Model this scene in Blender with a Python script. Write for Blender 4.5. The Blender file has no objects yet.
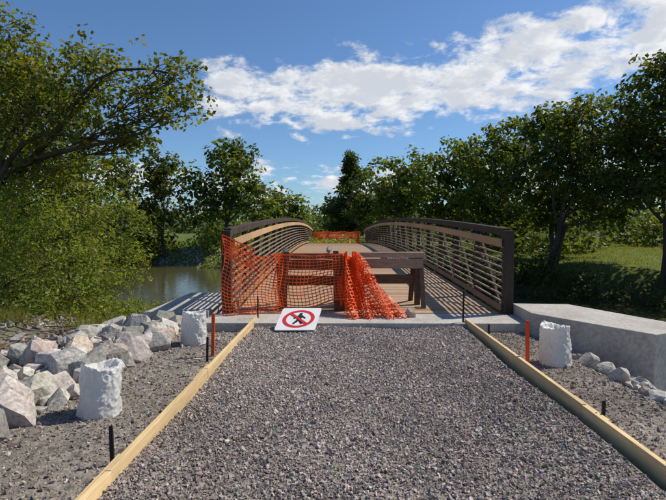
import bpy, bmesh, math
import numpy as np
from mathutils import Vector, Matrix, noise as mnoise
rng = np.random.default_rng(7)
scene = bpy.context.scene
scene.view_settings.view_transform = 'Standard'
scene.view_settings.look = 'None'
scene.view_settings.exposure = 0

# ------------------------------------------------------------------ helpers
def link(o, parent=None):
    scene.collection.objects.link(o)
    if parent is not None: o.parent = parent
    return o
def empty(name):
    e = bpy.data.objects.new(name, None); e.empty_display_size = .2
    return link(e)
def mesh_np(name, V, F, mat, col=None, parent=None, smooth=False):
    V = np.asarray(V, dtype=np.float32); F = np.asarray(F, dtype=np.int32)
    me = bpy.data.meshes.new(name)
    k = F.shape[1]
    me.vertices.add(len(V)); me.vertices.foreach_set('co', V.ravel())
    me.loops.add(F.size); me.loops.foreach_set('vertex_index', F.ravel())
    me.polygons.add(len(F)); me.polygons.foreach_set('loop_start', np.arange(0, F.size, k, dtype=np.int32))
    me.update(calc_edges=True)
    if col is not None:
        c = np.ones((len(V), 4), dtype=np.float32); c[:, :3] = col
        a = me.color_attributes.new('Col', 'FLOAT_COLOR', 'POINT'); a.data.foreach_set('color', c.ravel())
    me.polygons.foreach_set('use_smooth', np.full(len(F), smooth))
    me.materials.append(mat); me.validate()
    return link(bpy.data.objects.new(name, me), parent)
def sst(a, b, x):
    t = np.clip((x-a)/(b-a), 0, 1); return t*t*(3-2*t)

BOXF = np.array([[0,3,2,1],[4,5,6,7],[0,1,5,4],[1,2,6,5],[2,3,7,6],[3,0,4,7]])
class Boxes:
    def __init__(s): s.V=[]; s.F=[]; s.C=[]; s.n=0
    def raw(s, v8, c=(1,1,1)):
        s.V.append(np.array(v8, float)); s.F.append(BOXF+s.n); s.C.append(np.tile(c,(8,1))); s.n+=8
    def box(s, x0,x1,y0,y1,z0,z1,c=(1,1,1)):
        s.raw([(x0,y0,z0),(x1,y0,z0),(x1,y1,z0),(x0,y1,z0),(x0,y0,z1),(x1,y0,z1),(x1,y1,z1),(x0,y1,z1)], c)
    def beam(s, p, q, w, h, c=(1,1,1), up=(0,0,1)):
        p=Vector(p); q=Vector(q); d=(q-p).normalized(); u=Vector(up)
        if abs(d.dot(u))>.98: u=Vector((0,1,0))
        sd=d.cross(u).normalized(); u=sd.cross(d).normalized()
        a=sd*w/2; b=u*h/2
        s.raw([tuple(p-a-b),tuple(p+a-b),tuple(q+a-b),tuple(q-a-b),tuple(p-a+b),tuple(p+a+b),tuple(q+a+b),tuple(q-a+b)], c)
    def make(s, name, mat, parent=None, bevel=0):
        o=mesh_np(name, np.concatenate(s.V), np.concatenate(s.F), mat, np.concatenate(s.C), parent)
        if bevel:
            m=o.modifiers.new('bevel','BEVEL'); m.width=bevel; m.segments=2; m.limit_method='ANGLE'
        return o

# ------------------------------------------------------------------ materials
def nt(name):
    m=bpy.data.materials.new(name); m.use_nodes=True; n=m.node_tree; n.nodes.clear()
    return m,n
def N(t,ty,**k):
    n=t.nodes.new(ty)
    for a,b in k.items(): setattr(n,a,b)
    return n
def surf(name, col=(.5,.5,.5), rough=.8, usecol=False, nscale=8, namt=.35, bscale=40, bump=.3, bdist=.01, metallic=0, stretch=(1,1,1), nscale2=None, spec=.3, trans=0):
    m,t=nt(name); L=t.links.new
    out=N(t,'ShaderNodeOutputMaterial'); p=N(t,'ShaderNodeBsdfPrincipled')
    p.inputs['Roughness'].default_value=rough; p.inputs['Metallic'].default_value=metallic
    p.inputs['Specular IOR Level'].default_value=spec
    g=N(t,'ShaderNodeNewGeometry'); mp=N(t,'ShaderNodeMapping'); mp.inputs['Scale'].default_value=stretch
    L(g.outputs['Position'],mp.inputs[0])
    n1=N(t,'ShaderNodeTexNoise'); n1.inputs['Scale'].default_value=nscale; n1.inputs['Detail'].default_value=6; n1.inputs['Roughness'].default_value=.65
    L(mp.outputs[0],n1.inputs['Vector'])
    mr=N(t,'ShaderNodeMapRange'); mr.inputs[1].default_value=.3; mr.inputs[2].default_value=.7; mr.inputs[3].default_value=1-namt; mr.inputs[4].default_value=1+namt
    L(n1.outputs[0],mr.inputs[0])
    last=mr.outputs[0]
    if nscale2:
        n3=N(t,'ShaderNodeTexNoise'); n3.inputs['Scale'].default_value=nscale2; n3.inputs['Detail'].default_value=4
        L(mp.outputs[0],n3.inputs['Vector'])
        m3=N(t,'ShaderNodeMapRange'); m3.inputs[1].default_value=.3; m3.inputs[2].default_value=.7; m3.inputs[3].default_value=1-namt; m3.inputs[4].default_value=1+namt
        L(n3.outputs[0],m3.inputs[0]); mm=N(t,'ShaderNodeMath',operation='MULTIPLY'); L(last,mm.inputs[0]); L(m3.outputs[0],mm.inputs[1]); last=mm.outputs[0]
    vm=N(t,'ShaderNodeVectorMath',operation='SCALE')
    if usecol:
        a=N(t,'ShaderNodeAttribute'); a.attribute_name='Col'
        v0=N(t,'ShaderNodeVectorMath',operation='MULTIPLY'); L(a.outputs['Color'],v0.inputs[0]); v0.inputs[1].default_value=col
        L(v0.outputs[0],vm.inputs[0])
    else: vm.inputs[0].default_value=col
    L(last,vm.inputs['Scale']); L(vm.outputs[0],p.inputs['Base Color'])
    if bump:
        n2=N(t,'ShaderNodeTexNoise'); n2.inputs['Scale'].default_value=bscale; n2.inputs['Detail'].default_value=5
        L(mp.outputs[0],n2.inputs['Vector'])
        b=N(t,'ShaderNodeBump'); b.inputs['Strength'].default_value=bump; b.inputs['Distance'].default_value=bdist
        L(n2.outputs[0],b.inputs['Height']); L(b.outputs[0],p.inputs['Normal'])
    if trans:
        tr=N(t,'ShaderNodeBsdfTranslucent'); L(vm.outputs[0],tr.inputs[0]); mx=N(t,'ShaderNodeMixShader'); mx.inputs[0].default_value=trans
        L(p.outputs[0],mx.inputs[1]); L(tr.outputs[0],mx.inputs[2]); L(mx.outputs[0],out.inputs[0])
    else: L(p.outputs[0],out.inputs[0])
    return m
def leafmat(name, trans=.42):
    m,t=nt(name); L=t.links.new
    out=N(t,'ShaderNodeOutputMaterial'); p=N(t,'ShaderNodeBsdfPrincipled'); p.inputs['Roughness'].default_value=.5
    p.inputs['Specular IOR Level'].default_value=.25
    a=N(t,'ShaderNodeAttribute'); a.attribute_name='Col'
    tr=N(t,'ShaderNodeBsdfTranslucent'); v=N(t,'ShaderNodeVectorMath',operation='MULTIPLY'); v.inputs[1].default_value=(2.3,2.0,.55)
    L(a.outputs['Color'],v.inputs[0]); L(v.outputs[0],tr.inputs[0]); L(a.outputs['Color'],p.inputs['Base Color'])
    mx=N(t,'ShaderNodeMixShader'); mx.inputs[0].default_value=trans
    L(p.outputs[0],mx.inputs[1]); L(tr.outputs[0],mx.inputs[2]); L(mx.outputs[0],out.inputs[0])
    return m
M_leaf=leafmat('leaf')
M_bark=surf('bark',(.075,.06,.045),.95,nscale=6,namt=.5,bscale=14,bump=.8,bdist=.05,stretch=(1,1,.25))
M_conc=surf('concrete',(.40,.375,.335),.9,nscale=1.6,namt=.2,bscale=60,bump=.3,bdist=.005,nscale2=22)
M_gravel=surf('gravel',(1,1,1),.95,usecol=True,nscale=60,namt=.25,bscale=200,bump=.3,bdist=.003,spec=.15)
M_gbase=surf('gravel_bed',(.24,.205,.175),.95,nscale=45,namt=.45,bscale=70,bump=1,bdist=.02,nscale2=2,spec=.1)
M_rock=surf('rock',(1,1,1),.9,usecol=True,nscale=5,namt=.3,bscale=18,bump=.6,bdist=.03,nscale2=30)
M_soil=surf('terrain',(1,1,1),.97,usecol=True,nscale=1.2,namt=.4,bscale=14,bump=.8,bdist=.06,nscale2=18,spec=.1)
M_steel=surf('weathering_steel',(.05,.035,.028),.75,nscale=4,namt=.35,bscale=60,bump=.15,bdist=.003)
M_rail=surf('rail_steel',(.26,.19,.14),.6,nscale=4,namt=.3,bump=0)
M_deck=surf('deck_wood',(.40,.275,.175),.85,usecol=True,nscale=5,namt=.2,bscale=30,bump=.3,bdist=.004,stretch=(1,12,1),nscale2=14)
M_lumber=surf('new_lumber',(.66,.48,.25),.75,usecol=True,nscale=9,namt=.16,bscale=40,bump=.25,bdist=.003,stretch=(8,.6,8),nscale2=2)
M_oldwood=surf('old_timber',(1,1,1),.85,usecol=True,nscale=7,namt=.3,bscale=30,bump=.4,bdist=.005,stretch=(1,1,3))
M_orange=surf('orange_plastic',(.88,.13,.025),.45,nscale=6,namt=.12,bump=0,trans=.3)
M_black=surf('black_steel',(.02,.018,.018),.6,nscale=20,namt=.3,bump=0)
M_white=surf('white_plastic',(.74,.73,.70),.38,nscale=4,namt=.08,bscale=22,bump=.5,bdist=.012,spec=.5,trans=.3)
M_signw=surf('sign_white',(.75,.75,.73),.4,nscale=10,namt=.05,bump=0)
M_signr=surf('sign_red',(.6,.03,.03),.4,nscale=10,namt=.05,bump=0)
M_signk=surf('sign_black',(.02,.02,.02),.4,nscale=10,namt=.05,bump=0)
M_pink=surf('orange_paint',(.75,.09,.02),.6,nscale=10,namt=.1,bump=0)

# ------------------------------------------------------------------ terrain
WATER=-1.75
def dist_r(x,y): return (.85*x+(y-23.5))/1.312 + 1.0*np.sin(x*.23+1)*.8
def H(x,y):
    d=dist_r(x,y)
    z=-.1-2.1*sst(-17,-5,d)+1.9*sst(4.5,8.5,d)+.35*sst(9,26,d)
    z=z+.05*np.sin(x*1.9+y*.7)*np.sin(y*1.3-x*.4)+.10*np.sin(x*.6-y*.5)*sst(4,12,np.abs(x)+0*y)
    dx=np.asarray(x)-.3
    mx=np.where(dx>0,1-sst(2.5,4.5,dx),1-sst(2.9,5.8,-dx))
    m=mx*(1-sst(8.6,11,y))
    z=z*(1-m)+(-.085)*m
    r=np.hypot(x,y); z=z+sst(120,900,r)*6
    return z
def axis(n,a,b):
    t=np.linspace(-1,1,n); return a*np.sinh(b*t)/np.sinh(b)
gx=axis(460,1500,8.3)+0.2; gy=axis(460,1500,8.0)+8
X,Y=np.meshgrid(gx,gy); Z=H(X,Y)
nx=len(gx); ny=len(gy)
idx=np.arange(nx*ny).reshape(ny,nx)
F=np.stack([idx[:-1,:-1],idx[:-1,1:],idx[1:,1:],idx[1:,:-1]],-1).reshape(-1,4)
d=dist_r(X,Y)
grav=np.array([.21,.185,.155]); grass=np.array([.10,.13,.033]); mud=np.array([.15,.125,.085]); bank_shade=np.array([.04,.04,.022])
col=np.zeros((ny,nx,3))+grass
def mixc(c,new,m): return c*(1-m[...,None])+new*m[...,None]
nz=.5+.5*np.sin(X*.9+1.3*np.sin(Y*.7))*np.sin(Y*1.1+np.sin(X*.5))
col=mixc(col,mud,sst(7.5,4,np.abs(d))*1.0)
col=mixc(col,mud,((d<0)&(d>-15))*(.45+.5*nz))
col=mixc(col,grav,(1-sst(4.5,6.5,np.abs(X)))*(1-sst(9,12,Y)))
col=mixc(col,bank_shade,sst(3.9,6,X)*(1-sst(5,8,d)))  # tree shade over the right bank painted into the ground colour
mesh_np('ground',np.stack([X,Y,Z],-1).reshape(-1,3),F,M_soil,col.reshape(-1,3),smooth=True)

# water
m,t=nt('river_water'); L=t.links.new
out=N(t,'ShaderNodeOutputMaterial'); p=N(t,'ShaderNodeBsdfPrincipled')
p.inputs['Base Color'].default_value=(.08,.075,.03,1); p.inputs['Roughness'].default_value=.08; p.inputs['IOR'].default_value=1.33
g=N(t,'ShaderNodeNewGeometry'); n2=N(t,'ShaderNodeTexNoise'); n2.inputs['Scale'].default_value=2.6; n2.inputs['Detail'].default_value=3
b=N(t,'ShaderNodeBump'); b.inputs['Strength'].default_value=.35; b.inputs['Distance'].default_value=.04
L(g.outputs['Position'],n2.inputs['Vector']); L(n2.outputs[0],b.inputs['Height']); L(b.outputs[0],p.inputs['Normal']); L(p.outputs[0],out.inputs[0])
ss=np.linspace(-90,90,60); ctr=np.stack([ss,23.5-.85*ss],-1); nn=np.array([.85,1])/1.312
A=ctr-nn*8.5; B=ctr+nn*8.5
V=np.concatenate([np.c_[A,np.full(60,WATER)],np.c_[B,np.full(60,WATER)]])
F=np.array([[i,i+1,61+i,60+i] for i in range(59)])
mesh_np('river_water',V,F,m)

# ------------------------------------------------------------------ rocks
def hull(npts, seed, flat=(1,.8,.6)):
    r=np.random.default_rng(seed); P=r.normal(size=(npts,3)); P/=np.linalg.norm(P,axis=1)[:,None]
    P*=r.uniform(.78,1.08,(npts,1)); P*=np.array(flat)
    bm=bmesh.new()
    for q in P: bm.verts.new(q)
    res=bmesh.ops.convex_hull(bm,input=bm.verts)
    bmesh.ops.delete(bm,geom=[v for v in bm.verts if not v.link_faces],context='VERTS')
    bmesh.ops.triangulate(bm,faces=bm.faces)
    bm.verts.index_update()
    v=np.array([q.co[:] for q in bm.verts]); f=np.array([[q.index for q in fc.verts] for fc in bm.faces]); bm.free()
    return v,f
def randrot(n,r):
    q=r.normal(size=(n,4)); q/=np.linalg.norm(q,axis=1)[:,None]; w,x,y,z=q.T
    return np.stack([1-2*(y*y+z*z),2*(x*y-z*w),2*(x*z+y*w),2*(x*y+z*w),1-2*(x*x+z*z),2*(y*z-x*w),2*(x*z-y*w),2*(y*z+x*w),1-2*(x*x+y*y)],-1).reshape(n,3,3)
def stones(name,P,S,C,mat,npts=10,nt_=10,seed=1,flat=(1,.8,.6),extra=None,parent=None):
    r=np.random.default_rng(seed); which=r.integers(0,nt_,len(P)); Vs=[];Fs=[];Cs=[];off=0
    for k in range(nt_):
        v,f=hull(npts,seed*100+k,flat); s=np.where(which==k)[0]
        if len(s)==0: continue
        R=randrot(len(s),r); W=np.einsum('nij,vj->nvi',R,v)*S[s][:,None,None]+P[s][:,None,:]
        Vs.append(W.reshape(-1,3)); Fs.append((f[None]+(np.arange(len(s))*len(v))[:,None,None]+off).reshape(-1,3))
        Cs.append(np.repeat(C[s],len(v),0)); off+=len(s)*len(v)
    return mesh_np(name,np.concatenate(Vs),np.concatenate(Fs),mat,np.concatenate(Cs),parent)
def gcol(n,r,base=(.345,.30,.268),lo=.5,hi=1.5):
    c=np.array(base)[None]*r.uniform(lo,hi,(n,1))*(1+r.normal(0,.045,(n,3)))
    k=r.random(n)<.07; c[k]*=1.4
    k=r.random(n)<.10; c[k]*=np.array([1.08,.92,.92])
    return np.clip(c,0,.75)
def patch(x,y):
    return 1+.13*np.sin(x*1.3+.8*np.sin(y*.9))*np.sin(y*.8+1.1*np.sin(x*.7))+.06*np.sin(x*4.1+y*2.3)

XLn,XRn=-1.46,1.93
def gsurf(x,y): return .010*np.sin(x*3+y*2)+.012*np.sin(y*1.7-x*2.2)-.02*np.exp(-((np.abs(x-.25)-.85)/.28)**2)
ax=np.linspace(XLn+.0,XRn-.0,60); ay=np.linspace(-12,7.72,160)
X,Y=np.meshgrid(ax,ay); Z=gsurf(X,Y)-.004
idx=np.arange(X.size).reshape(X.shape)
Fp=np.stack([idx[:-1,:-1],idx[:-1,1:],idx[1:,1:],idx[1:,:-1]],-1).reshape(-1,4)
path=empty('gravel_path')
mesh_np('gravel_bed',np.stack([X,Y,Z],-1).reshape(-1,3),Fp,M_gbase,parent=path,smooth=True)
r=np.random.default_rng(3); n=115000
yy=.8+(7.7-.8)*r.random(n)**.9; xx=r.uniform(XLn+.01,XRn-.01,n)
sz=np.clip(r.lognormal(math.log(.0088),.46,n),.0035,.030)
stones('gravel_stones',np.c_[xx,yy,gsurf(xx,yy)+sz*.15],sz,gcol(n,r)*patch(xx,yy)[:,None],M_gravel,8,12,5,(1,.8,.6),parent=path)
n=60000
yy=r.uniform(1.5,8.6,n); xx=np.where(r.random(n)<.5,r.uniform(-4.4,XLn-.04,n),r.uniform(XRn+.04,4.6,n))
sz=np.clip(r.lognormal(math.log(.0095),.5,n),.004,.045)
stones('gravel_shoulder',np.c_[xx,yy,H(xx,yy)+sz*.2],sz,gcol(n,r,(.29,.25,.215))*patch(xx*1.7,yy*1.5)[:,None],M_gravel,8,12,6)

def riprap(name,pts,sizes,seed,base=(.41,.38,.335)):
    r=np.random.default_rng(seed); n=len(pts)
    z=H(pts[:,0],pts[:,1])+sizes*.28
    C=np.array(base)[None]*r.uniform(.6,1.25,(n,1))*(1+r.normal(0,.03,(n,3)))
    k=r.random(n)<.10; C[k]*=np.array([1.0,.86,.80])
    return stones(name,np.c_[pts,z],sizes,C,M_rock,26,14,seed,(1,.78,.66))
r=np.random.default_rng(11)
P=[];S=[]
for i in range(330):
    y=r.uniform(2.6,8.5); lo=-2.38-.10*max(0,6.0-y)-.15*max(0,y-7.2); x=lo-abs(r.normal(0,.85))
    P.append((x,y)); S.append(r.uniform(.05,.16) if r.random()<.62 else r.uniform(.16,.31))
riprap('riprap_rocks',np.array(P),np.array(S),21)
P=[];S=[]
for i in range(260):
    y=r.uniform(3.6,6.3); x=3.0+abs(r.normal(0,.7))+ .12*(5.8-y)
    P.append((x,y)); S.append(r.uniform(.04,.11) if r.random()<.75 else r.uniform(.1,.17))
riprap('riprap_rocks',np.array(P),np.array(S),22)
n=1600; dd=r.uniform(3.6,8.5,n); s_=r.uniform(-21,-5,n)
x=s_+dd*.85/1.312; y=23.5-.85*s_+dd/1.312
S=r.uniform(.05,.28,n)*r.random(n)+.04
stones('river_cobbles',np.c_[x,y,H(x,y)+.02],S,gcol(n,r,(.3,.28,.23),.5,1.3),M_rock,12,8,9)
n=4200; x=r.uniform(-12,-3.2,n); y=r.uniform(6.5,19,n); S=r.uniform(.02,.13,n)*r.uniform(.4,1,n)+.01
stones('bank_stones',np.c_[x,y,H(x,y)+.01],S,gcol(n,r,(.26,.235,.2),.5,1.3),M_rock,12,8,10)
def sticks(name,n,fx,seed,L0=.25,L1=1.1):
    r=np.random.default_rng(seed); b=Boxes()
    for i in range(n):
        x,y=fx(r); a=r.uniform(0,6.28); l=r.uniform(L0,L1)/2; z=float(H(np.array(x),np.array(y)))+r.uniform(.02,.12)
        w=r.uniform(.006,.022); c=np.array((.17,.12,.08))*r.uniform(.5,1.5)
        mid=(x+r.normal(0,.03),y+r.normal(0,.03),z+r.uniform(0,.04))
        b.beam((x-math.cos(a)*l,y-math.sin(a)*l,z+r.normal(0,.03)),mid,w,w,tuple(c)); b.beam(mid,(x+math.cos(a+.2)*l,y+math.sin(a+.2)*l,z+r.normal(0,.05)),w*.8,w*.8,tuple(c))
    b.make(name,M_oldwood)
sticks('brush_debris',110,lambda r:(r.uniform(-7.5,-4.2),r.uniform(6.0,9.0)),61)
sticks('brush_debris',60,lambda r:(r.uniform(-7,-3.6),r.uniform(8,13)),62,.2,.8)

# ------------------------------------------------------------------ form boards
BZ=.098
def formboard(name,x0,x1,side,joints,seed):
    e=empty(name); b=Boxes(); r=np.random.default_rng(seed)
    ys=joints
    for i in range(len(ys)-1):
        ya,yb=ys[i],ys[i+1]; c=np.array((1,1,1))*r.uniform(.85,1.08); o=side*(.003 if i%2 else 0)
        fx=lambda y:x0+(x1-x0)*(y-ys[0])/(ys[-1]-ys[0])
        xa,xb=fx(ya)+o,fx(yb)+o; w=.040*side; dz=r.uniform(-.010,.010); db=r.uniform(-.008,.008)
        v=[(xa,ya,-.11),(xa+w,ya,-.11),(xb+w,yb,-.11),(xb,yb,-.11),(xa,ya,BZ+dz),(xa+w,ya,BZ+dz),(xb+w,yb,BZ+db),(xb,yb,BZ+db)]
        if side<0: v=[v[1],v[0],v[3],v[2],v[5],v[4],v[7],v[6]]
        b.raw(v,tuple(c))
        if i<len(ys)-2:
            b.box(min(xb+side*.045,xb+side*.082),max(xb+side*.045,xb+side*.082),yb-.28,yb+.28,-.10,.075,tuple(c*.9))
    b.make('planks',M_lumber,e,bevel=.003)
formboard('form_board',-1.45,-1.29,-1,[-8,-4.5,-1,2.9,5.05,8.05],1)
formboard('form_board',1.93,2.03,1,[-8,-4.4,-.8,2.1,4.05,7.9],2)

def stake(name,x,y,z0,z1,w,mat,lean=0):
    bm=bmesh.new(); 
    ring=[]
    for z,s in ((z0,.15),(z0+.1,1),(z1-.015,1),(z1,.75)):
        ring.append([bm.verts.new((x+sx*w*s+lean*(z-z0),y+sy*w*s*.6,z)) for sx,sy in ((-1,-1),(1,-1),(1,1),(-1,1))])
    for a,b2 in zip(ring[:-1],ring[1:]):
        for i in range(4): bm.faces.new((a[i],a[(i+1)%4],b2[(i+1)%4],b2[i]))
    bm.faces.new(ring[0][::-1]); bm.faces.new(ring[-1])
    me=bpy.data.meshes.new(name); bm.to_mesh(me); bm.free(); me.materials.append(mat); link(bpy.data.objects.new(name,me))
stake('survey_stake',-1.58,6.25,-.25,.46,.02,M_pink,.03)
stake('survey_stake',2.16,5.6,-.25,.50,.02,M_pink,-.02)
stake('steel_pin',-1.30,8.15,-.1,.42,.012,M_black)
stake('steel_pin',1.98,7.8,-.1,.55,.013,M_black,.01)
stake('steel_pin',-1.58,6.0,-.2,.22,.013,M_black,.02)
stake('steel_pin',2.11,6.9,-.2,.2,.013,M_black)
stake('steel_pin',-1.54,3.35,-.2,.19,.013,M_black,-.02)
stake('steel_pin',2.10,3.9,-.2,.18,.013,M_black,.02)

# ------------------------------------------------------------------ wrapped footing tubes
def tube(name,x,y,rad,h,seed):
    r=np.random.default_rng(seed); nu,nv=120,44; z0=float(H(np.array(x),np.array(y)))-.05
    ph=r.uniform(0,6.28,8); V=[]; lx=r.normal(0,.03); sd=Vector((seed*3.7,seed*1.3,0))
    for j in range(nv):
        v=j/(nv-1)
        for i in range(nu):
            a=i/nu*2*math.pi; q=Vector((math.cos(a),math.sin(a),v*2.2))
            n1=mnoise.noise(q*1.6+sd); n2=1-abs(mnoise.noise(q*3.2+sd*2))*2; n3=1-abs(mnoise.noise(q*6.5+sd*3))*2
            w=.014*n1+.013*max(n2,0)**3+.007*max(n3,0)**3+.004*math.sin(2*a+ph[0])
            R=rad*(1.02-.10*v+.06*(1-v)**3)+w
            top=(.022*math.sin(2*a+ph[3])+.018*mnoise.noise(q*5+sd)) * sst(.75,1,v)
            V.append((x+R*math.cos(a)+(.01+lx)*v,y+R*math.sin(a),z0+v*(h+.05)+float(top)))
    F=[[j*nu+i,j*nu+(i+1)%nu,(j+1)*nu+(i+1)%nu,(j+1)*nu+i] for j in range(nv-1) for i in range(nu)]
    base=(nv-1)*nu; off=len(V)
    for k,(s,dz) in enumerate(((.86,-.012),(.78,-.05),(.5,-.06),(.02,-.05))):
        for i in range(nu):
            a=i/nu*2*math.pi; q=Vector((math.cos(a)*s,math.sin(a)*s,0)); R=rad*.93*s
            V.append((x+R*math.cos(a)+.01+lx,y+R*math.sin(a),z0+h+.05+dz+.02*mnoise.noise(q*4+sd)))
    prev=base
    for k in range(4):
        cur=off+k*nu
        F+=[[prev+i,prev+(i+1)%nu,cur+(i+1)%nu,cur+i] for i in range(nu)]; prev=cur
    mesh_np(name,np.array(V),np.array(F),M_white,smooth=True)
tube('plastic_wrapped_footing',-2.09,4.32,.165,.43,1)
tube('plastic_wrapped_footing',-2.02,6.95,.16,.45,2)
tube('plastic_wrapped_footing',2.62,5.95,.17,.46,3)

# ------------------------------------------------------------------ bridge
LB=35.4; HW=2.42
def cam_(s): return .06+.45*4*s*(LB-s)/LB**2
def BP(s,t_,z): return (.52-.0105*s+t_,8.6+s,z+cam_(s))
br=empty('truss_footbridge'); st=Boxes(); rl=Boxes(); wd=Boxes()
nb=20; sv=np.linspace(0,LB,nb+1)
for side in (-1,1):
    T=side*HW
    for i in range(nb+1):
        s=sv[i]; w=.16 if i in(0,nb) else .10
        st.beam(BP(s,T,-.45),BP(s,T,1.335 if 0<i<nb else 1.43),w,w,up=(0,1,0))
    for i in range(nb):
        a,b2=sv[i],sv[i+1]
        e0=.082 if i==0 else 0; e1=-.082 if i==nb-1 else 0
        st.beam(BP(a+e0,T,1.40),BP(b2+e1,T,1.40),.13,.13); st.beam(BP(a,T,-.30),BP(b2,T,-.30),.14,.18)
        p0,p1=(BP(a+.05,T+.0*side,-.2),BP(b2-.05,T,1.33)) if i<nb/2 else (BP(b2-.05,T,-.2),BP(a+.05,T,1.33))
        st.beam(p0,p1,.05,.05)
        for k in range(10):
            z=.08+k*.118
            rl.beam(BP(a,T-side*.075,z),BP(b2,T-side*.075,z),.028,.028)
        z=1.22
        wd.beam(BP(a+.004,T-side*.12,z),BP(b2-.004,T-side*.12,z),.04,.13,tuple(np.array((1.15,1.1,.95))*(.88+.22*((i*7)%5)/4)))
        wd.beam(BP(a,T-side*.12,.1),BP(b2,T-side*.12,.1),.035,.10,(.8,.7,.6))
for s in sv: st.beam(BP(s,-HW,-.33),BP(s,HW,-.33),.12,.2)
st.make('truss',M_steel,br,bevel=.008); rl.make('railings',M_rail,br); wd.make('rub_rails',M_deck,br)
dk=Boxes(); r=np.random.default_rng(5); s=0.02
while s<LB-.1:
    c=r.uniform(.75,1.15); x0=-HW+.14; x1=HW-.14; zz=r.uniform(-.003,.003)
    a=BP(s,x0,zz);b2=BP(s,x1,zz);c2=BP(s+.138,x1,zz);d2=BP(s+.138,x0,zz)
    dn=lambda p:(p[0],p[1],p[2]-.05)
    dk.raw([dn(a),dn(b2),dn(c2),dn(d2),a,b2,c2,d2],(c,c*r.uniform(.95,1.02),c*r.uniform(.9,1.02))); s+=.146
dk.make('deck_planks',M_deck,br)

# abutments
ab=empty('concrete_abutment')
b=Boxes(); b.box(-2.15,3.02,7.72,8.58,-2.4,.055); b.make('sill',M_conc,ab,bevel=.012)
def prism(name,poly,z0,z1,mat,parent,bev=.012):
    bm=bmesh.new(); lo=[bm.verts.new((x,y,z0)) for x,y in poly]; hi=[bm.verts.new((x,y,z1)) for x,y in poly]; n=len(poly)
    bm.faces.new(lo[::-1]); bm.faces.new(hi)
    for i in range(n): bm.faces.new((lo[i],lo[(i+1)%n],hi[(i+1)%n],hi[i]))
    bmesh.ops.recalc_face_normals(bm,faces=bm.faces)
    me=bpy.data.meshes.new(name); bm.to_mesh(me); bm.free(); me.materials.append(mat); o=link(bpy.data.objects.new(name,me),parent)
    m=o.modifiers.new('bevel','BEVEL'); m.width=bev; m.segments=2
    return o
prism('wing_wall',[(2.98,7.62),(3.90,6.1),(4.75,6.5),(3.95,8.5),(3.03,8.6)],-2.4,.235,M_conc,ab)
prism('wing_wall',[(-3.2,8.25),(-2.17,8.35),(-2.17,10.6),(-3.15,10.7)],-2.4,.14,M_conc,ab)
b=Boxes(); b.box(-3.0,3.2,8.6+LB+.02,8.6+LB+1.2,-2.4,.06); b.make('concrete_abutment',M_conc,bevel=.01)
b=Boxes(); b.box(-1.6,1.9,8.6+LB+1.2,150,-.4,.05); b.make('far_path',M_gbase)

# ------------------------------------------------------------------ barricades
def barricade(name,x0,x1,y0,h,c,ctop,rot=0):
    b=Boxes()
    z0=.07
    for x in (x0+.12,x1-.12):
        b.box(x-.05,x+.05,y0-.05,y0+.05,z0,h-.1,c)
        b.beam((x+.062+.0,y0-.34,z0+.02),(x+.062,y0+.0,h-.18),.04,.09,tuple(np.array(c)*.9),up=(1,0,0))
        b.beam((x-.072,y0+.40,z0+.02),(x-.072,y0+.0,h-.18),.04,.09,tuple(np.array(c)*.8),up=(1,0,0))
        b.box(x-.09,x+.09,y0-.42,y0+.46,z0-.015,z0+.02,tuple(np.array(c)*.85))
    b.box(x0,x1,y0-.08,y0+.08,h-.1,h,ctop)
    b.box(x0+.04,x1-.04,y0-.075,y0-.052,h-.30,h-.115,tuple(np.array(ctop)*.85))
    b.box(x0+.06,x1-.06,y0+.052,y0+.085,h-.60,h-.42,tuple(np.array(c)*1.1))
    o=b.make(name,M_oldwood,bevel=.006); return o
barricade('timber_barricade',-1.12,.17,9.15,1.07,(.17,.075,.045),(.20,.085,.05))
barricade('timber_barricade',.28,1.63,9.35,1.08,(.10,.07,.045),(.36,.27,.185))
b=Boxes(); b.beam((-.98,8.9,.07),(-.9,9.0,1.1),.1,.1,(.16,.07,.04),(0,1,0)); b.beam((.0,8.85,.07),(-.02,8.98,1.12),.1,.1,(.16,.07,.04),(0,1,0)); b.make('timber_post',M_oldwood,bevel=.005)
b=Boxes(); b.box(-1.9,1.9,43.0,43.06,.95,1.05,(.3,.2,.12)); 
for x in (-1.8,0,1.8): b.box(x-.05,x+.05,42.98,43.09,.1,.95,(.25,.16,.1))
b.make('timber_barricade',M_oldwood)
def smallrock(name,x,y,z,s,seed,c=(.3,.28,.26)):
    stones(name,np.array([[x,y,z]]),np.array([s]),np.array([c]),M_rock,22,1,seed)
smallrock('loose_stone',1.22,8.25,.10,.12,40,(.34,.29,.22)); smallrock('loose_stone',1.02,8.3,.09,.09,41,(.36,.3,.22))
smallrock('loose_stone',-.95,9.13,1.13,.075,42); smallrock('loose_stone',-.15,9.13,1.14,.085,43)

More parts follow.
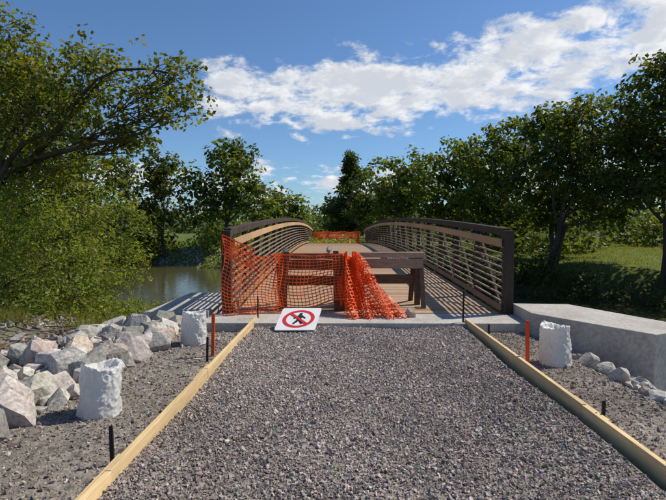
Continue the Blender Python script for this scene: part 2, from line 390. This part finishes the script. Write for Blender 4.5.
# ------------------------------------------------------------------ orange safety nets
def net(name,Sf,U,V,nu,nv,w,sub=4,parent=None):
    Vs=[];Fs=[];off=0
    def ribbon(u,v,du,dv):
        nonlocal off
        a=Sf(u-du,v-dv); b=Sf(u+du,v+dv); n=len(u)
        Vs.append(np.concatenate([a,b])); i=np.arange(n-1)
        Fs.append(np.stack([i,i+1,n+i+1,n+i],-1)+off); off+=2*n
    for k in range(nv+1):
        n=nu*sub; u=np.linspace(0,1,n); ww=w*(1.9 if k in(0,nv) else 1)
        ribbon(u,np.full(n,k/nv),0,ww/V/2)
    for k in range(nu+1):
        n=nv*sub; v=np.linspace(0,1,n)
        ribbon(np.full(n,k/nu),v,w*.8/U/2,0)
    return mesh_np(name,np.concatenate(Vs),np.concatenate(Fs),M_orange,parent=parent)
def S1(u,v):
    x=-1.93+.95*u; top=1.36-.42*u+.1*u*u-.10*np.sin(u*math.pi)
    z=top*(1-v)+.06*v+.02*np.sin(u*9+v*4); y=8.42+.35*u+.05*np.sin(u*17+v*3)+.04*np.sin(v*9)-.12*v
    return np.stack([x+.03*np.sin(v*7),y,z],-1)
def S2(u,v):
    x=-1.1+1.2*u+.02*np.sin(v*8); top=1.07-.03*np.sin(u*math.pi)
    z=top-.86*v*(1+.1*np.sin(u*5)); y=8.86-.03*np.sin(u*14)+.03*np.sin(v*7+u*5)-.12*v
    return np.stack([x,y,z],-1)
def mkS3(ph,dx,dy,top):
    def S3(u,v):
        x=.10+dx+u*(.25+.62*v)+.05*np.sin(13*u+6*v+ph)+.12*v*v; 
        z=np.maximum(top*(1-v**1.15)+.05*np.sin(9*u+ph)*(1-v)+.05*v*np.abs(np.sin(17*u+ph))+.03,.075)
        y=8.86+dy-.68*v+.10*np.sin(19*u+4*v+ph)*(.4+v)+.04*np.sin(31*u+9*v)
        return np.stack([x,y,z],-1)
    return S3
nete=empty('orange_safety_fence')
net('net_span',S1,1.1,1.2,16,22,.017,parent=nete)
net('net_drape',S2,1.2,.95,18,16,.016,parent=nete)
net('net_heap',mkS3(0,0,0,1.05),1.3,1.2,22,20,.017,parent=nete)
net('net_heap',mkS3(2.1,.05,.06,.98),1.3,1.2,22,20,.017,parent=nete)
net('net_heap',mkS3(4.4,-.05,-.04,.7),1.3,1.0,20,16,.017,parent=nete)
def S4(u,v): return np.stack([-2.0+4.0*u,42.9+.05*np.sin(u*20),1.12-.04*np.sin(u*18)-.95*v+0*u],-1)
net('orange_safety_fence',S4,4,1,30,12,.05)
def S5(u,v): return np.stack([-1.95+.55*u,8.46+.05*np.sin(9*u+3*v),1.42-.25*u-.32*v],-1)
net('net_flap',S5,.5,.35,8,6,.016,parent=nete)

# ------------------------------------------------------------------ sign
sg=empty('no_pedestrians_sign')
O=Vector((-.925,7.28,.035)); ex=Vector((.60,.02,0)); ey=Vector((.09,.45,.25)); W=ex.length; Hh=ey.length; ex.normalize(); ey.normalize(); en=ex.cross(ey).normalized()
def SP(a,b_,c): q=O+ex*a*W+ey*b_*Hh+en*c; return q[:]
def flat(name,poly,c,mat,thick=0):
    bm=bmesh.new(); vs=[bm.verts.new(SP(a,b_,c)) for a,b_ in poly]; bm.faces.new(vs)
    if thick:
        lo=[bm.verts.new(SP(a,b_,c-thick)) for a,b_ in poly]; bm.faces.new(lo[::-1])
        for i in range(len(poly)): j=(i+1)%len(poly); bm.faces.new((lo[i],lo[j],vs[j],vs[i]))
    me=bpy.data.meshes.new(name); bm.to_mesh(me); bm.free(); me.materials.append(mat); link(bpy.data.objects.new(name,me),sg)
rr=[]
for cx,cy,a0 in ((.95,.95,0),(.05,.95,90),(.05,.05,180),(.95,.05,270)):
    for k in range(5):
        a=math.radians(a0+k*22.5); rr.append((cx+.05*math.cos(a),cy+.05*math.sin(a)))
flat('panel',rr,0,M_signw,.012)
bm=bmesh.new(); n=48; o=[];i_=[]
for k in range(n):
    a=k/n*2*math.pi; o.append(bm.verts.new(SP(.5+.40*math.cos(a),.5+.40*math.sin(a),.003))); i_.append(bm.verts.new(SP(.5+.31*math.cos(a),.5+.31*math.sin(a),.003)))
for k in range(n): bm.faces.new((o[k],o[(k+1)%n],i_[(k+1)%n],i_[k]))
me=bpy.data.meshes.new('red_ring'); bm.to_mesh(me); bm.free(); me.materials.append(M_signr); link(bpy.data.objects.new('red_ring',me),sg)
s2=.7071
flat('red_slash',[(.5+a*s2-b_*s2,.5-a*s2-b_*s2) for a,b_ in ((-.32,-.035),(.32,-.035),(.32,.035),(-.32,.035))],.009,M_signr)
flat('figure_head',[(.52+.045*math.cos(k/16*6.283),.72+.045*math.sin(k/16*6.283)) for k in range(16)],.005,M_signk)
flat('figure_body',[(.46,.66),(.57,.66),(.58,.56),(.56,.45),(.64,.28),(.59,.26),(.52,.40),(.43,.26),(.38,.28),(.46,.45),(.46,.56)],.005,M_signk)
flat('figure_arm',[(.57,.65),(.68,.53),(.66,.50),(.57,.58)],.006,M_signk)
flat('figure_arm',[(.46,.65),(.36,.52),(.385,.49),(.47,.58)],.006,M_signk)

# ------------------------------------------------------------------ trees
def tube_mesh(paths,nside=6):
    Vs=[];Fs=[];off=0
    for P,R in paths:
        P=np.array(P,float); n=len(P); T=np.gradient(P,axis=0); T/=np.linalg.norm(T,axis=1)[:,None]+1e-9
        ref=np.array([.3,1,.1]); A=np.cross(T,ref); A/=np.linalg.norm(A,axis=1)[:,None]+1e-9; B=np.cross(T,A)
        a=np.arange(nside)/nside*2*np.pi
        ring=P[:,None,:]+(A[:,None,:]*np.cos(a)[None,:,None]+B[:,None,:]*np.sin(a)[None,:,None])*np.array(R)[:,None,None]
        Vs.append(ring.reshape(-1,3))
        i=np.arange(n-1)[:,None]*nside; j=np.arange(nside)[None]; j2=(j+1)%nside
        Fs.append(np.stack([i+j,i+j2,i+nside+j2,i+nside+j],-1).reshape(-1,4)+off); off+=n*nside
    return np.concatenate(Vs),np.concatenate(Fs)
def leaves(C,size,nrm,col,r,asp=.55):
    n=len(C); nrm=nrm/(np.linalg.norm(nrm,axis=1)[:,None]+1e-9)
    t_=r.normal(size=(n,3)); t_-=nrm*(t_*nrm).sum(1)[:,None]; t_/=np.linalg.norm(t_,axis=1)[:,None]+1e-9
    b_=np.cross(nrm,t_); s=size[:,None]
    V=np.stack([C-t_*s,C+b_*s*asp,C+t_*s,C-b_*s*asp],1).reshape(-1,3)
    return V,np.arange(4*n).reshape(n,4),np.repeat(col*np.array([1.28,1.25,1.1]),4,0)
def crown_points(lobes,leaf,dens,r,tint,cl=.3,flatz=.75,hollow=.45):
    Cs=[];Ns=[];Co=[];centers=[]
    for (cx,cy,cz,rx,ry,rz) in lobes:
        R=(rx*ry*rz)**(1/3); k=int(44*(.3/cl)**2)
        d_=r.normal(size=(k,3)); d_/=np.linalg.norm(d_,axis=1)[:,None]
        rad=r.uniform(.1,1.0,(k,1))**hollow
        cc=np.array([cx,cy,cz])+d_*rad*np.array([rx,ry,rz])*r.uniform(.8,1.18,(k,1))
        for c in cc:
            cr=cl*R*r.uniform(.45,1.35); n=int(dens*cr*cr/(leaf*leaf))
            g=r.normal(size=(n,3)); gl=np.linalg.norm(g,axis=1)[:,None]; g=g/gl*np.minimum(r.random((n,1))**.45*1.0+.0+np.abs(r.normal(0,.18,(n,1))),1.8)
            p=c+g*cr*np.array([1,1,flatz]); Cs.append(p)
            Ns.append(g*.6+np.array([0,0,.7])+r.normal(0,.55,(n,3)))
            hue=r.normal(0,.08); br_=r.uniform(.75,1.25)
            base=np.array(tint)*br_*np.array([1+hue,1,1-hue*.5])
            Co.append(base[None]*r.uniform(.65,1.35,(n,1)))
            centers.append((c,(cx,cy,cz)))
    return np.concatenate(Cs),np.concatenate(Ns),np.concatenate(Co),centers
def curve(p,q,r,bend,n=7,sag=0):
    p=np.array(p,float);q=np.array(q,float); t_=np.linspace(0,1,n)[:,None]; L_=np.linalg.norm(q-p)
    off=r.normal(0,bend*L_,(3,)); off2=r.normal(0,bend*L_*.5,(3,))
    return p+(q-p)*t_+off*np.sin(t_*np.pi)+off2*np.sin(t_*2*np.pi)+np.array([0,0,sag*L_])*np.sin(t_*np.pi)
def tree(name,base,lobes,leaf=.12,dens=1.6,tint=(.07,.11,.025),seed=0,trunk=.2,cl=.3,fork=.4,stems=1,twig=.35,asp=.6):
    r=np.random.default_rng(seed+100); e=empty(name)
    C,Nn,Co,cen=crown_points(lobes,leaf,dens*1.9,r,tint,cl)
    sz=leaf*r.uniform(.6,1.25,len(C)); V,F,CC=leaves(C,sz,Nn,Co,r,asp)
    bx,by=base; bz=float(H(np.array(float(bx)),np.array(float(by))))-.1
    cz=np.mean([l[2] for l in lobes]); mx=np.mean([l[0] for l in lobes]); my=np.mean([l[1] for l in lobes])
    paths=[]
    for s in range(stems):
        b0=np.array([bx+.25*s*(-1)**s,by+.1*s,bz]); ft=np.array([bx+(mx-bx)*fork*.6+.3*s*(-1)**s,by+(my-by)*fork*.6,bz+(cz-bz)*fork+.0])
        P=curve(b0,ft,r,.03,8); paths.append((P,np.linspace(trunk,trunk*.72,8)*np.r_[1.35,1.08,np.ones(6)]))
    for l in lobes:
        tgt=np.array(l[:3]); P=curve(ft,tgt,r,.07,9,.04); paths.append((P,np.linspace(trunk*.42,trunk*.12,9)))
    for c,lc in cen:
        if r.random()<twig:
            st_=np.array(lc)+(ft-np.array(lc))*r.uniform(0,.4); P=curve(st_,c,r,.08,6); paths.append((P,np.linspace(trunk*.09,trunk*.02+.003,6)))
    TV,TF=tube_mesh(paths,6); mesh_np('trunk_and_limbs',TV,TF,M_bark,parent=e,smooth=True)
    mesh_np('crown',V,F,M_leaf,CC,parent=e)
    return len(C)
tot=0
G1=(.075,.102,.02); G2=(.055,.078,.018); G3=(.115,.15,.03); G4=(.052,.07,.018)
tot+=tree('overhanging_tree',(-9.2,12),[(-7.3,12,4.4,1.7,1.6,1.2),(-5.5,11.8,5.0,1.4,1.3,.9),(-3.9,11.6,4.3,1.1,1,.5),(-3.7,11.8,5.1,.7,.7,.5),(-8.2,12,5.4,1.6,1.4,.8),(-5.5,12,3.9,1.2,1.1,.6),(-9.5,12,6.4,2,1.5,1.3),(-4.8,12,3.6,.6,.6,.3),(-7.2,12.4,3.1,1.4,1.2,.6)],
  leaf=.066,dens=.8,tint=(.09,.108,.02),seed=1,trunk=.17,cl=.25,fork=.6)
tot+=tree('tall_tree',(-16.5,24),[(-15,24,4.6,4,3.5,3.2),(-17,25,8,4,3,3),(-12.0,24,3.4,2.2,2.2,2.4),(-14.5,25,7.2,2.5,2,2),(-15,23,1.5,3.5,2.5,2)],leaf=.15,dens=1.2,tint=G2,seed=2,trunk=.35)
tot+=tree('riverside_shrub',(-7.5,12),[(-6.9,12,.7,1.4,1.3,1.2),(-8.3,12.2,1.6,1.6,1.5,1.3),(-6.5,12.3,-.3,1.0,1.1,.8),(-9,11.5,.4,1.6,1.5,1.3),(-6.2,13,.4,.8,.8,.8),(-8,11.6,-.3,1.4,1,.7)],leaf=.055,dens=1.0,tint=G3,seed=3,trunk=.05,stems=4,cl=.24,asp=.4)
tot+=tree('riverside_shrub',(-10,20),[(-9.2,21,1.4,1.5,1.4,1.7),(-10.6,21,2.2,1.6,1.4,1.6),(-9.0,20.5,0,1.3,1.2,1.1),(-11.5,20,.6,2,1.6,1.8)],leaf=.09,dens=1.0,tint=(.12,.155,.035),seed=4,trunk=.07,stems=4,cl=.25,asp=.4)
tot+=tree('riverside_shrub',(-12.8,17),[(-12.8,17,1.3,2.2,2,2.2),(-11.4,16,.2,1.5,1.5,1.3)],leaf=.09,dens=1.0,tint=G1,seed=14,trunk=.08,stems=3,cl=.25,asp=.4)
tot+=tree('maple_tree',(-15.8,46),[(-15.6,46,4,2.0,2,3.6),(-16.2,46,7,1.8,1.8,2),(-19.5,47,5,3.4,2,4.5)],leaf=.24,dens=1.4,tint=G4,seed=5,trunk=.2,cl=.26)
tot+=tree('maple_tree',(-10.2,46),[(-10.4,46,5.5,3.6,3,3.4),(-9.4,46,7.6,2.2,2,2.2),(-12,46,4,2.4,2,2.6),(-7.8,46,4,2.2,2,2.4)],leaf=.24,dens=1.5,tint=(.065,.095,.02),seed=6,trunk=.25,cl=.26)
tot+=tree('maple_tree',(-6.6,56),[(-6.6,56,3.9,2.8,2.5,2.4),(-4.6,56,3,1.6,1.5,1.6)],leaf=.28,dens=1.5,tint=G1,seed=7,trunk=.2)
tot+=tree('maple_tree',(-1.4,75),[(-1.0,75,3.6,2.0,2,2.6),(1.2,75,4.6,2.2,2,3.2)],leaf=.33,dens=1.5,tint=G4,seed=8,trunk=.2)
tot+=tree('maple_tree',(4.4,57),[(4.2,57,5.2,2.6,2.5,3.4),(2.6,57,3.2,1.8,1.5,2.2)],leaf=.28,dens=1.5,tint=G2,seed=18,trunk=.2)
tot+=tree('maple_tree',(6.6,50),[(6.2,50,5.4,3.0,3,3.3),(7.9,49,6,2.8,2.5,3.4),(5.2,51,3.4,2,2,2.6)],leaf=.24,dens=1.5,tint=G1,seed=9,trunk=.22,cl=.27)
tot+=tree('maple_tree',(9.8,42),[(9.6,42,6.0,2.9,2.6,3.2),(8,42.5,3.8,2.4,2,2.6),(11.4,42,4.6,2.6,2,3.2),(9.8,41,2.4,2.4,2,1.6),(11,42,7.5,1.8,1.5,1.5)],leaf=.21,dens=1.5,tint=(.072,.10,.02),seed=10,trunk=.22,cl=.27)
tot+=tree('maple_tree',(11.8,36),[(11.7,36,6.0,2.8,2.6,3.0),(10.2,36,3.6,2.2,2,2.3),(13.2,36,3.8,2.4,2,2.6),(11.9,35.4,2.2,2.4,1.8,1.5),(12.2,36,8,1.8,1.6,1.4)],leaf=.18,dens=1.5,tint=G1,seed=11,trunk=.2,cl=.27)
tot+=tree('maple_tree',(13.2,30),[(13.0,30,6.0,2.6,2.4,2.6),(11.2,30,3.8,2.0,1.8,2.2),(14.8,30,4.2,2.4,2,2.6),(12.3,30,7.6,1.6,1.5,1.3),(13.4,30,2.6,2.4,2,1.5)],leaf=.16,dens=1.4,tint=G2,seed=12,trunk=.17,stems=2,cl=.27)
tot+=tree('maple_tree',(10.9,25),[(11.9,25,4.4,1.8,1.6,1.8),(13.4,25,6.6,2.6,2.3,2.2),(15.4,25,5,2.4,2.2,2.8),(10.5,25,5.2,1.3,1.3,1.3),(13.6,25,2.9,2.2,1.6,1.4)],leaf=.135,dens=1.3,tint=G2,seed=13,trunk=.15,stems=2,cl=.26)
tot+=tree('maple_tree',(14.3,21.5),[(14,21.5,6,2.4,2.2,2.8),(15.5,21.5,3.2,2.4,2.2,2.3),(16.5,21,8,3,2.5,2.4),(12.5,21.5,3.6,1.4,1.4,1.5),(14.2,21.5,8.2,1.8,1.6,1.2)],leaf=.125,dens=1.3,tint=G4,seed=15,trunk=.18,stems=2,cl=.26)
tot+=tree('maple_tree',(18,17),[(18,17,5,3,2.8,3.4),(16.4,16.5,1.6,2.4,2,1.8)],leaf=.13,dens=1.3,tint=G4,seed=16,trunk=.18,stems=2,cl=.27)
# pine
r=np.random.default_rng(77); e=empty('pine_tree'); Cs=[];Ns=[];Co=[]; px_,py_,ph_=1.8,66,11.0
paths=[([(px_,py_,-.3),(px_,py_,5),(px_+.05,py_,ph_)],[.25,.16,.03])]
for i in range(120):
    z=r.uniform(1.2,ph_-.3); Lr=((ph_-z)*.40+.35)*r.uniform(.5,1.2); a=r.uniform(0,6.28); q=np.array([px_+math.cos(a)*Lr,py_+math.sin(a)*Lr,z-.05*Lr+r.uniform(-.3,.5)])
    paths.append(([(px_,py_,z),tuple((np.array([px_,py_,z])+q)/2+[0,0,.05]),tuple(q)],[.05,.03,.01]))
    n=110; t_=r.random((n,1))**.6; p=np.array([px_,py_,z])+(q-np.array([px_,py_,z]))*t_+r.normal(0,.3,(n,3)); Cs.append(p); Ns.append(r.normal(0,1,(n,3))+[0,0,.8]); Co.append(np.array([.045,.068,.022])*r.uniform(.6,1.3,(n,1)))
C=np.concatenate(Cs); V,F,CC=leaves(C,r.uniform(.15,.34,len(C)),np.concatenate(Ns),np.concatenate(Co),r,.35)
TV,TF=tube_mesh(paths,5); mesh_np('trunk',TV,TF,M_bark,parent=e); mesh_np('needles',V,F,M_leaf,CC,parent=e)
def mass(name,pts,leaf,dens,tint,seed,cl=.35):
    r=np.random.default_rng(seed); lob=[]
    for x,y,rx,rz in pts:
        z=float(H(np.array(float(x)),np.array(float(y)))); lob.append((x,y,z+rz*.75,rx,rx,rz))
    C,Nn,Co,cen=crown_points(lob,leaf,dens,r,tint,cl); V,F,CC=leaves(C,leaf*r.uniform(.6,1.2,len(C)),Nn,Co,r,.55)
    mesh_np(name,V,F,M_leaf,CC); return len(C)
r=np.random.default_rng(8)
pts=[(r.uniform(5,14),0,r.uniform(.6,1.1),r.uniform(.5,.9)) for i in range(38)]
pts=[(x,9.8+(x-6)*-.2+r.uniform(-1,4),a,b_) for x,_,a,b_ in pts]
tot+=mass('undergrowth',pts,.075,1.0,(.035,.052,.014),30)  # leaf tint darkened to paint in the shade on the near bank
pts=[]
for i in range(60):
    s_=r.uniform(0,26); dd=r.uniform(4.6,7.3); pts.append((s_+dd*.65,23.5-.85*s_+dd*.76,r.uniform(.7,1.4),r.uniform(.6,1.15)))
tot+=mass('undergrowth',[p for p in pts if p[1]>3],.11,1.0,(.04,.058,.015),31)  # shade below the right-hand trees put into this dark leaf tint
pts=[(r.uniform(-9,-4.4),r.uniform(9,19),r.uniform(.2,.6),r.uniform(.1,.45)) for i in range(80)]
tot+=mass('riverbank_plants',pts,.05,.8,(.105,.14,.032),32)
pts=[]
for i in range(80):
    s_=r.uniform(-24,-3); dd=r.uniform(5.5,13); pts.append((s_+dd*.65,23.5-.85*s_+dd*.76,r.uniform(.5,1.5),r.uniform(.2,.7)))
tot+=mass('far_bank_plants',pts,.13,1.1,(.12,.16,.036),33)
pts=[(r.uniform(-34,-16),r.uniform(40,54),r.uniform(1.5,3.4),r.uniform(1.5,3.5)) for i in range(26)]+[(r.uniform(-14,-3.5),r.uniform(48,60),r.uniform(1,2),r.uniform(.6,1.5)) for i in range(18)]+[(r.uniform(4,14),r.uniform(46,60),r.uniform(1,2),r.uniform(.6,1.6)) for i in range(12)]+[(r.uniform(13,40),r.uniform(44,56),r.uniform(2,3),r.uniform(1.5,3)) for i in range(24)]+[(r.uniform(11,26),r.uniform(33,39),r.uniform(1.2,2),r.uniform(.8,1.5)) for i in range(18)]
tot+=mass('hedgerow_shrubs',pts,.22,1.3,(.058,.082,.019),34)
pts=[]
for i in range(150):
    a=r.uniform(-1.1,1.1); R=r.uniform(110,190); pts.append((R*math.sin(a),R*math.cos(a),r.uniform(4,8),r.uniform(3,5.5)))
tot+=mass('distant_trees',pts,.9,1.3,(.05,.078,.036),35)
def grass_blades(name,n,fx,seed,h=(.08,.3),tint=(.12,.15,.035)):
    r=np.random.default_rng(seed); x,y=fx(r,n); z=H(x,y); hh=r.uniform(h[0],h[1],n); a=r.uniform(0,6.28,n); w=.006+.009*r.random(n)
    lx=r.normal(0,.4,n)*hh; ly=r.normal(0,.4,n)*hh
    p0=np.c_[x-np.cos(a)*w,y-np.sin(a)*w,z-.02];p1=np.c_[x+np.cos(a)*w,y+np.sin(a)*w,z-.02];p2=np.c_[x+lx,y+ly,z+hh]
    T=np.array(tint)[None]*r.uniform(.6,1.4,(n,1)); k=r.random(n)<.25; T[k]*=np.array([1.7,1.15,1.2])
    V=np.stack([p0,p1,p2],1).reshape(-1,3); c=np.repeat(T,3,0)
    mesh_np(name,V,np.arange(3*n).reshape(n,3),M_leaf,c)
def f1(r,n):
    k=110; cx=r.uniform(-9.5,-4.0,k); cy=r.uniform(8.2,19,k); w=r.integers(0,k,n); s=r.uniform(.08,.3,k)[w]; return cx[w]+r.normal(0,1,n)*s,cy[w]+r.normal(0,1,n)*s
grass_blades('bank_grass',20000,f1,50)
def f2(r,n):
    x=r.uniform(9,26,n); y=r.uniform(20,44,n); return x,y
grass_blades('lawn_grass',36000,f2,51,(.06,.16),(.13,.165,.036))

# ------------------------------------------------------------------ world
EL,AZ=math.radians(49),math.radians(68)
w=bpy.data.worlds.new('World'); scene.world=w; w.use_nodes=True; t=w.node_tree; t.nodes.clear(); L=t.links.new
out=N(t,'ShaderNodeOutputWorld'); bg=N(t,'ShaderNodeBackground'); bg.inputs[1].default_value=.11
sky=N(t,'ShaderNodeTexSky',sky_type='NISHITA'); sky.sun_disc=False; sky.sun_elevation=EL; sky.sun_rotation=AZ; sky.altitude=200; sky.air_density=1.0; sky.dust_density=.5; sky.ozone_density=2.2
tc=N(t,'ShaderNodeTexCoord'); sp=N(t,'ShaderNodeSeparateXYZ'); L(tc.outputs['Generated'],sp.inputs[0])
def M(op,a,b=None,c=None,clamp=False):
    n=N(t,'ShaderNodeMath',operation=op); n.use_clamp=clamp
    for i,v in enumerate((a,b,c)):
        if v is None: continue
        if isinstance(v,(int,float)): n.inputs[i].default_value=v
        else: L(v,n.inputs[i])
    return n.outputs[0]
def SM(v,a,b,lo=0,hi=1):
    n=N(t,'ShaderNodeMapRange',interpolation_type='SMOOTHSTEP'); n.inputs[1].default_value=a;n.inputs[2].default_value=b;n.inputs[3].default_value=lo;n.inputs[4].default_value=hi
    L(v,n.inputs[0]); return n.outputs[0]
x,y,z=sp.outputs
az=M('ARCTAN2',x,y); el=M('ARCSINE',z)
zz=M('ADD',M('MAXIMUM',z,0.0),.30)
cb=N(t,'ShaderNodeCombineXYZ'); L(M('DIVIDE',x,zz),cb.inputs[0]); L(M('DIVIDE',y,zz),cb.inputs[1])
def noise(scale,det,rough,off,dist=0):
    mp=N(t,'ShaderNodeMapping'); mp.inputs['Location'].default_value=off; mp.inputs['Scale'].default_value=(1,1.0,1); L(cb.outputs[0],mp.inputs[0])
    n=N(t,'ShaderNodeTexNoise'); n.inputs['Scale'].default_value=scale; n.inputs['Detail'].default_value=det; n.inputs['Roughness'].default_value=rough; n.inputs['Distortion'].default_value=dist
    L(mp.outputs[0],n.inputs['Vector']); return n.outputs[0]
big=noise(3.6,3,.5,(3.1,1.2,0)); fine=noise(10,10,.62,(0.4,2.2,0),.2)
cen=M('ADD',.258,M('MULTIPLY',M('MAXIMUM',M('SUBTRACT',az,.12),0),.15))
off=M('ABSOLUTE',M('SUBTRACT',el,cen))
wid=M('ADD',.065,M('MULTIPLY',SM(az,-.35,.5),.02))
band=SM(M('SUBTRACT',off,wid),-.06,.10,1,0)
azm=M('MULTIPLY',SM(az,-.40,-.20),SM(az,1.3,.9))
band=M('MULTIPLY',band,azm)
low=M('MULTIPLY',SM(M('ABSOLUTE',M('SUBTRACT',el,.09)),.0,.12,1,0),.86)
hi=M('MULTIPLY',SM(el,.33,.7,0,1),.3)
msk=M('MAXIMUM',M('MAXIMUM',band,low),hi)
dn=M('ADD',M('MULTIPLY',fine,.58),M('MULTIPLY',big,.42))
val=M('ADD',dn,M('MULTIPLY',M('SUBTRACT',msk,1),.38))
cl=SM(val,.38,.51)
shade=SM(M('ADD',M('MULTIPLY',noise(10,10,.62,(0.435,2.17,0),.2),.65),M('MULTIPLY',big,.35)),.40,.58)
mc=N(t,'ShaderNodeMix',data_type='RGBA'); L(shade,mc.inputs[0]); mc.inputs[6].default_value=(8.7,8.7,8.7,1); mc.inputs[7].default_value=(5.9,6.2,6.7,1)
gm=N(t,'ShaderNodeVectorMath',operation='MULTIPLY'); gm.inputs[1].default_value=(.66,.86,1.06); L(sky.outputs[0],gm.inputs[0])
mx=N(t,'ShaderNodeMix',data_type='RGBA'); L(M('MULTIPLY',cl,.95),mx.inputs[0]); L(gm.outputs[0],mx.inputs[6]); L(mc.outputs[2],mx.inputs[7])
L(mx.outputs[2],bg.inputs[0]); L(bg.outputs[0],out.inputs[0])

sun=bpy.data.lights.new('sun','SUN'); sun.energy=5.0; sun.angle=math.radians(.53); sun.color=(1,.92,.80)
so=link(bpy.data.objects.new('sun',sun)); dv=Vector((math.sin(AZ)*math.cos(EL),math.cos(AZ)*math.cos(EL),math.sin(EL)))
so.rotation_euler=dv.to_track_quat('Z','Y').to_euler()

# ------------------------------------------------------------------ camera
cam=bpy.data.cameras.new('camera'); cam.lens=27.0; cam.sensor_width=36; cam.clip_end=5000; cam.clip_start=.05
co=link(bpy.data.objects.new('camera',cam)); co.location=(0,0,1.55)
co.rotation_euler=(math.radians(90-2.63),0,math.radians(.45)); scene.camera=co
print('LEAVES',tot)
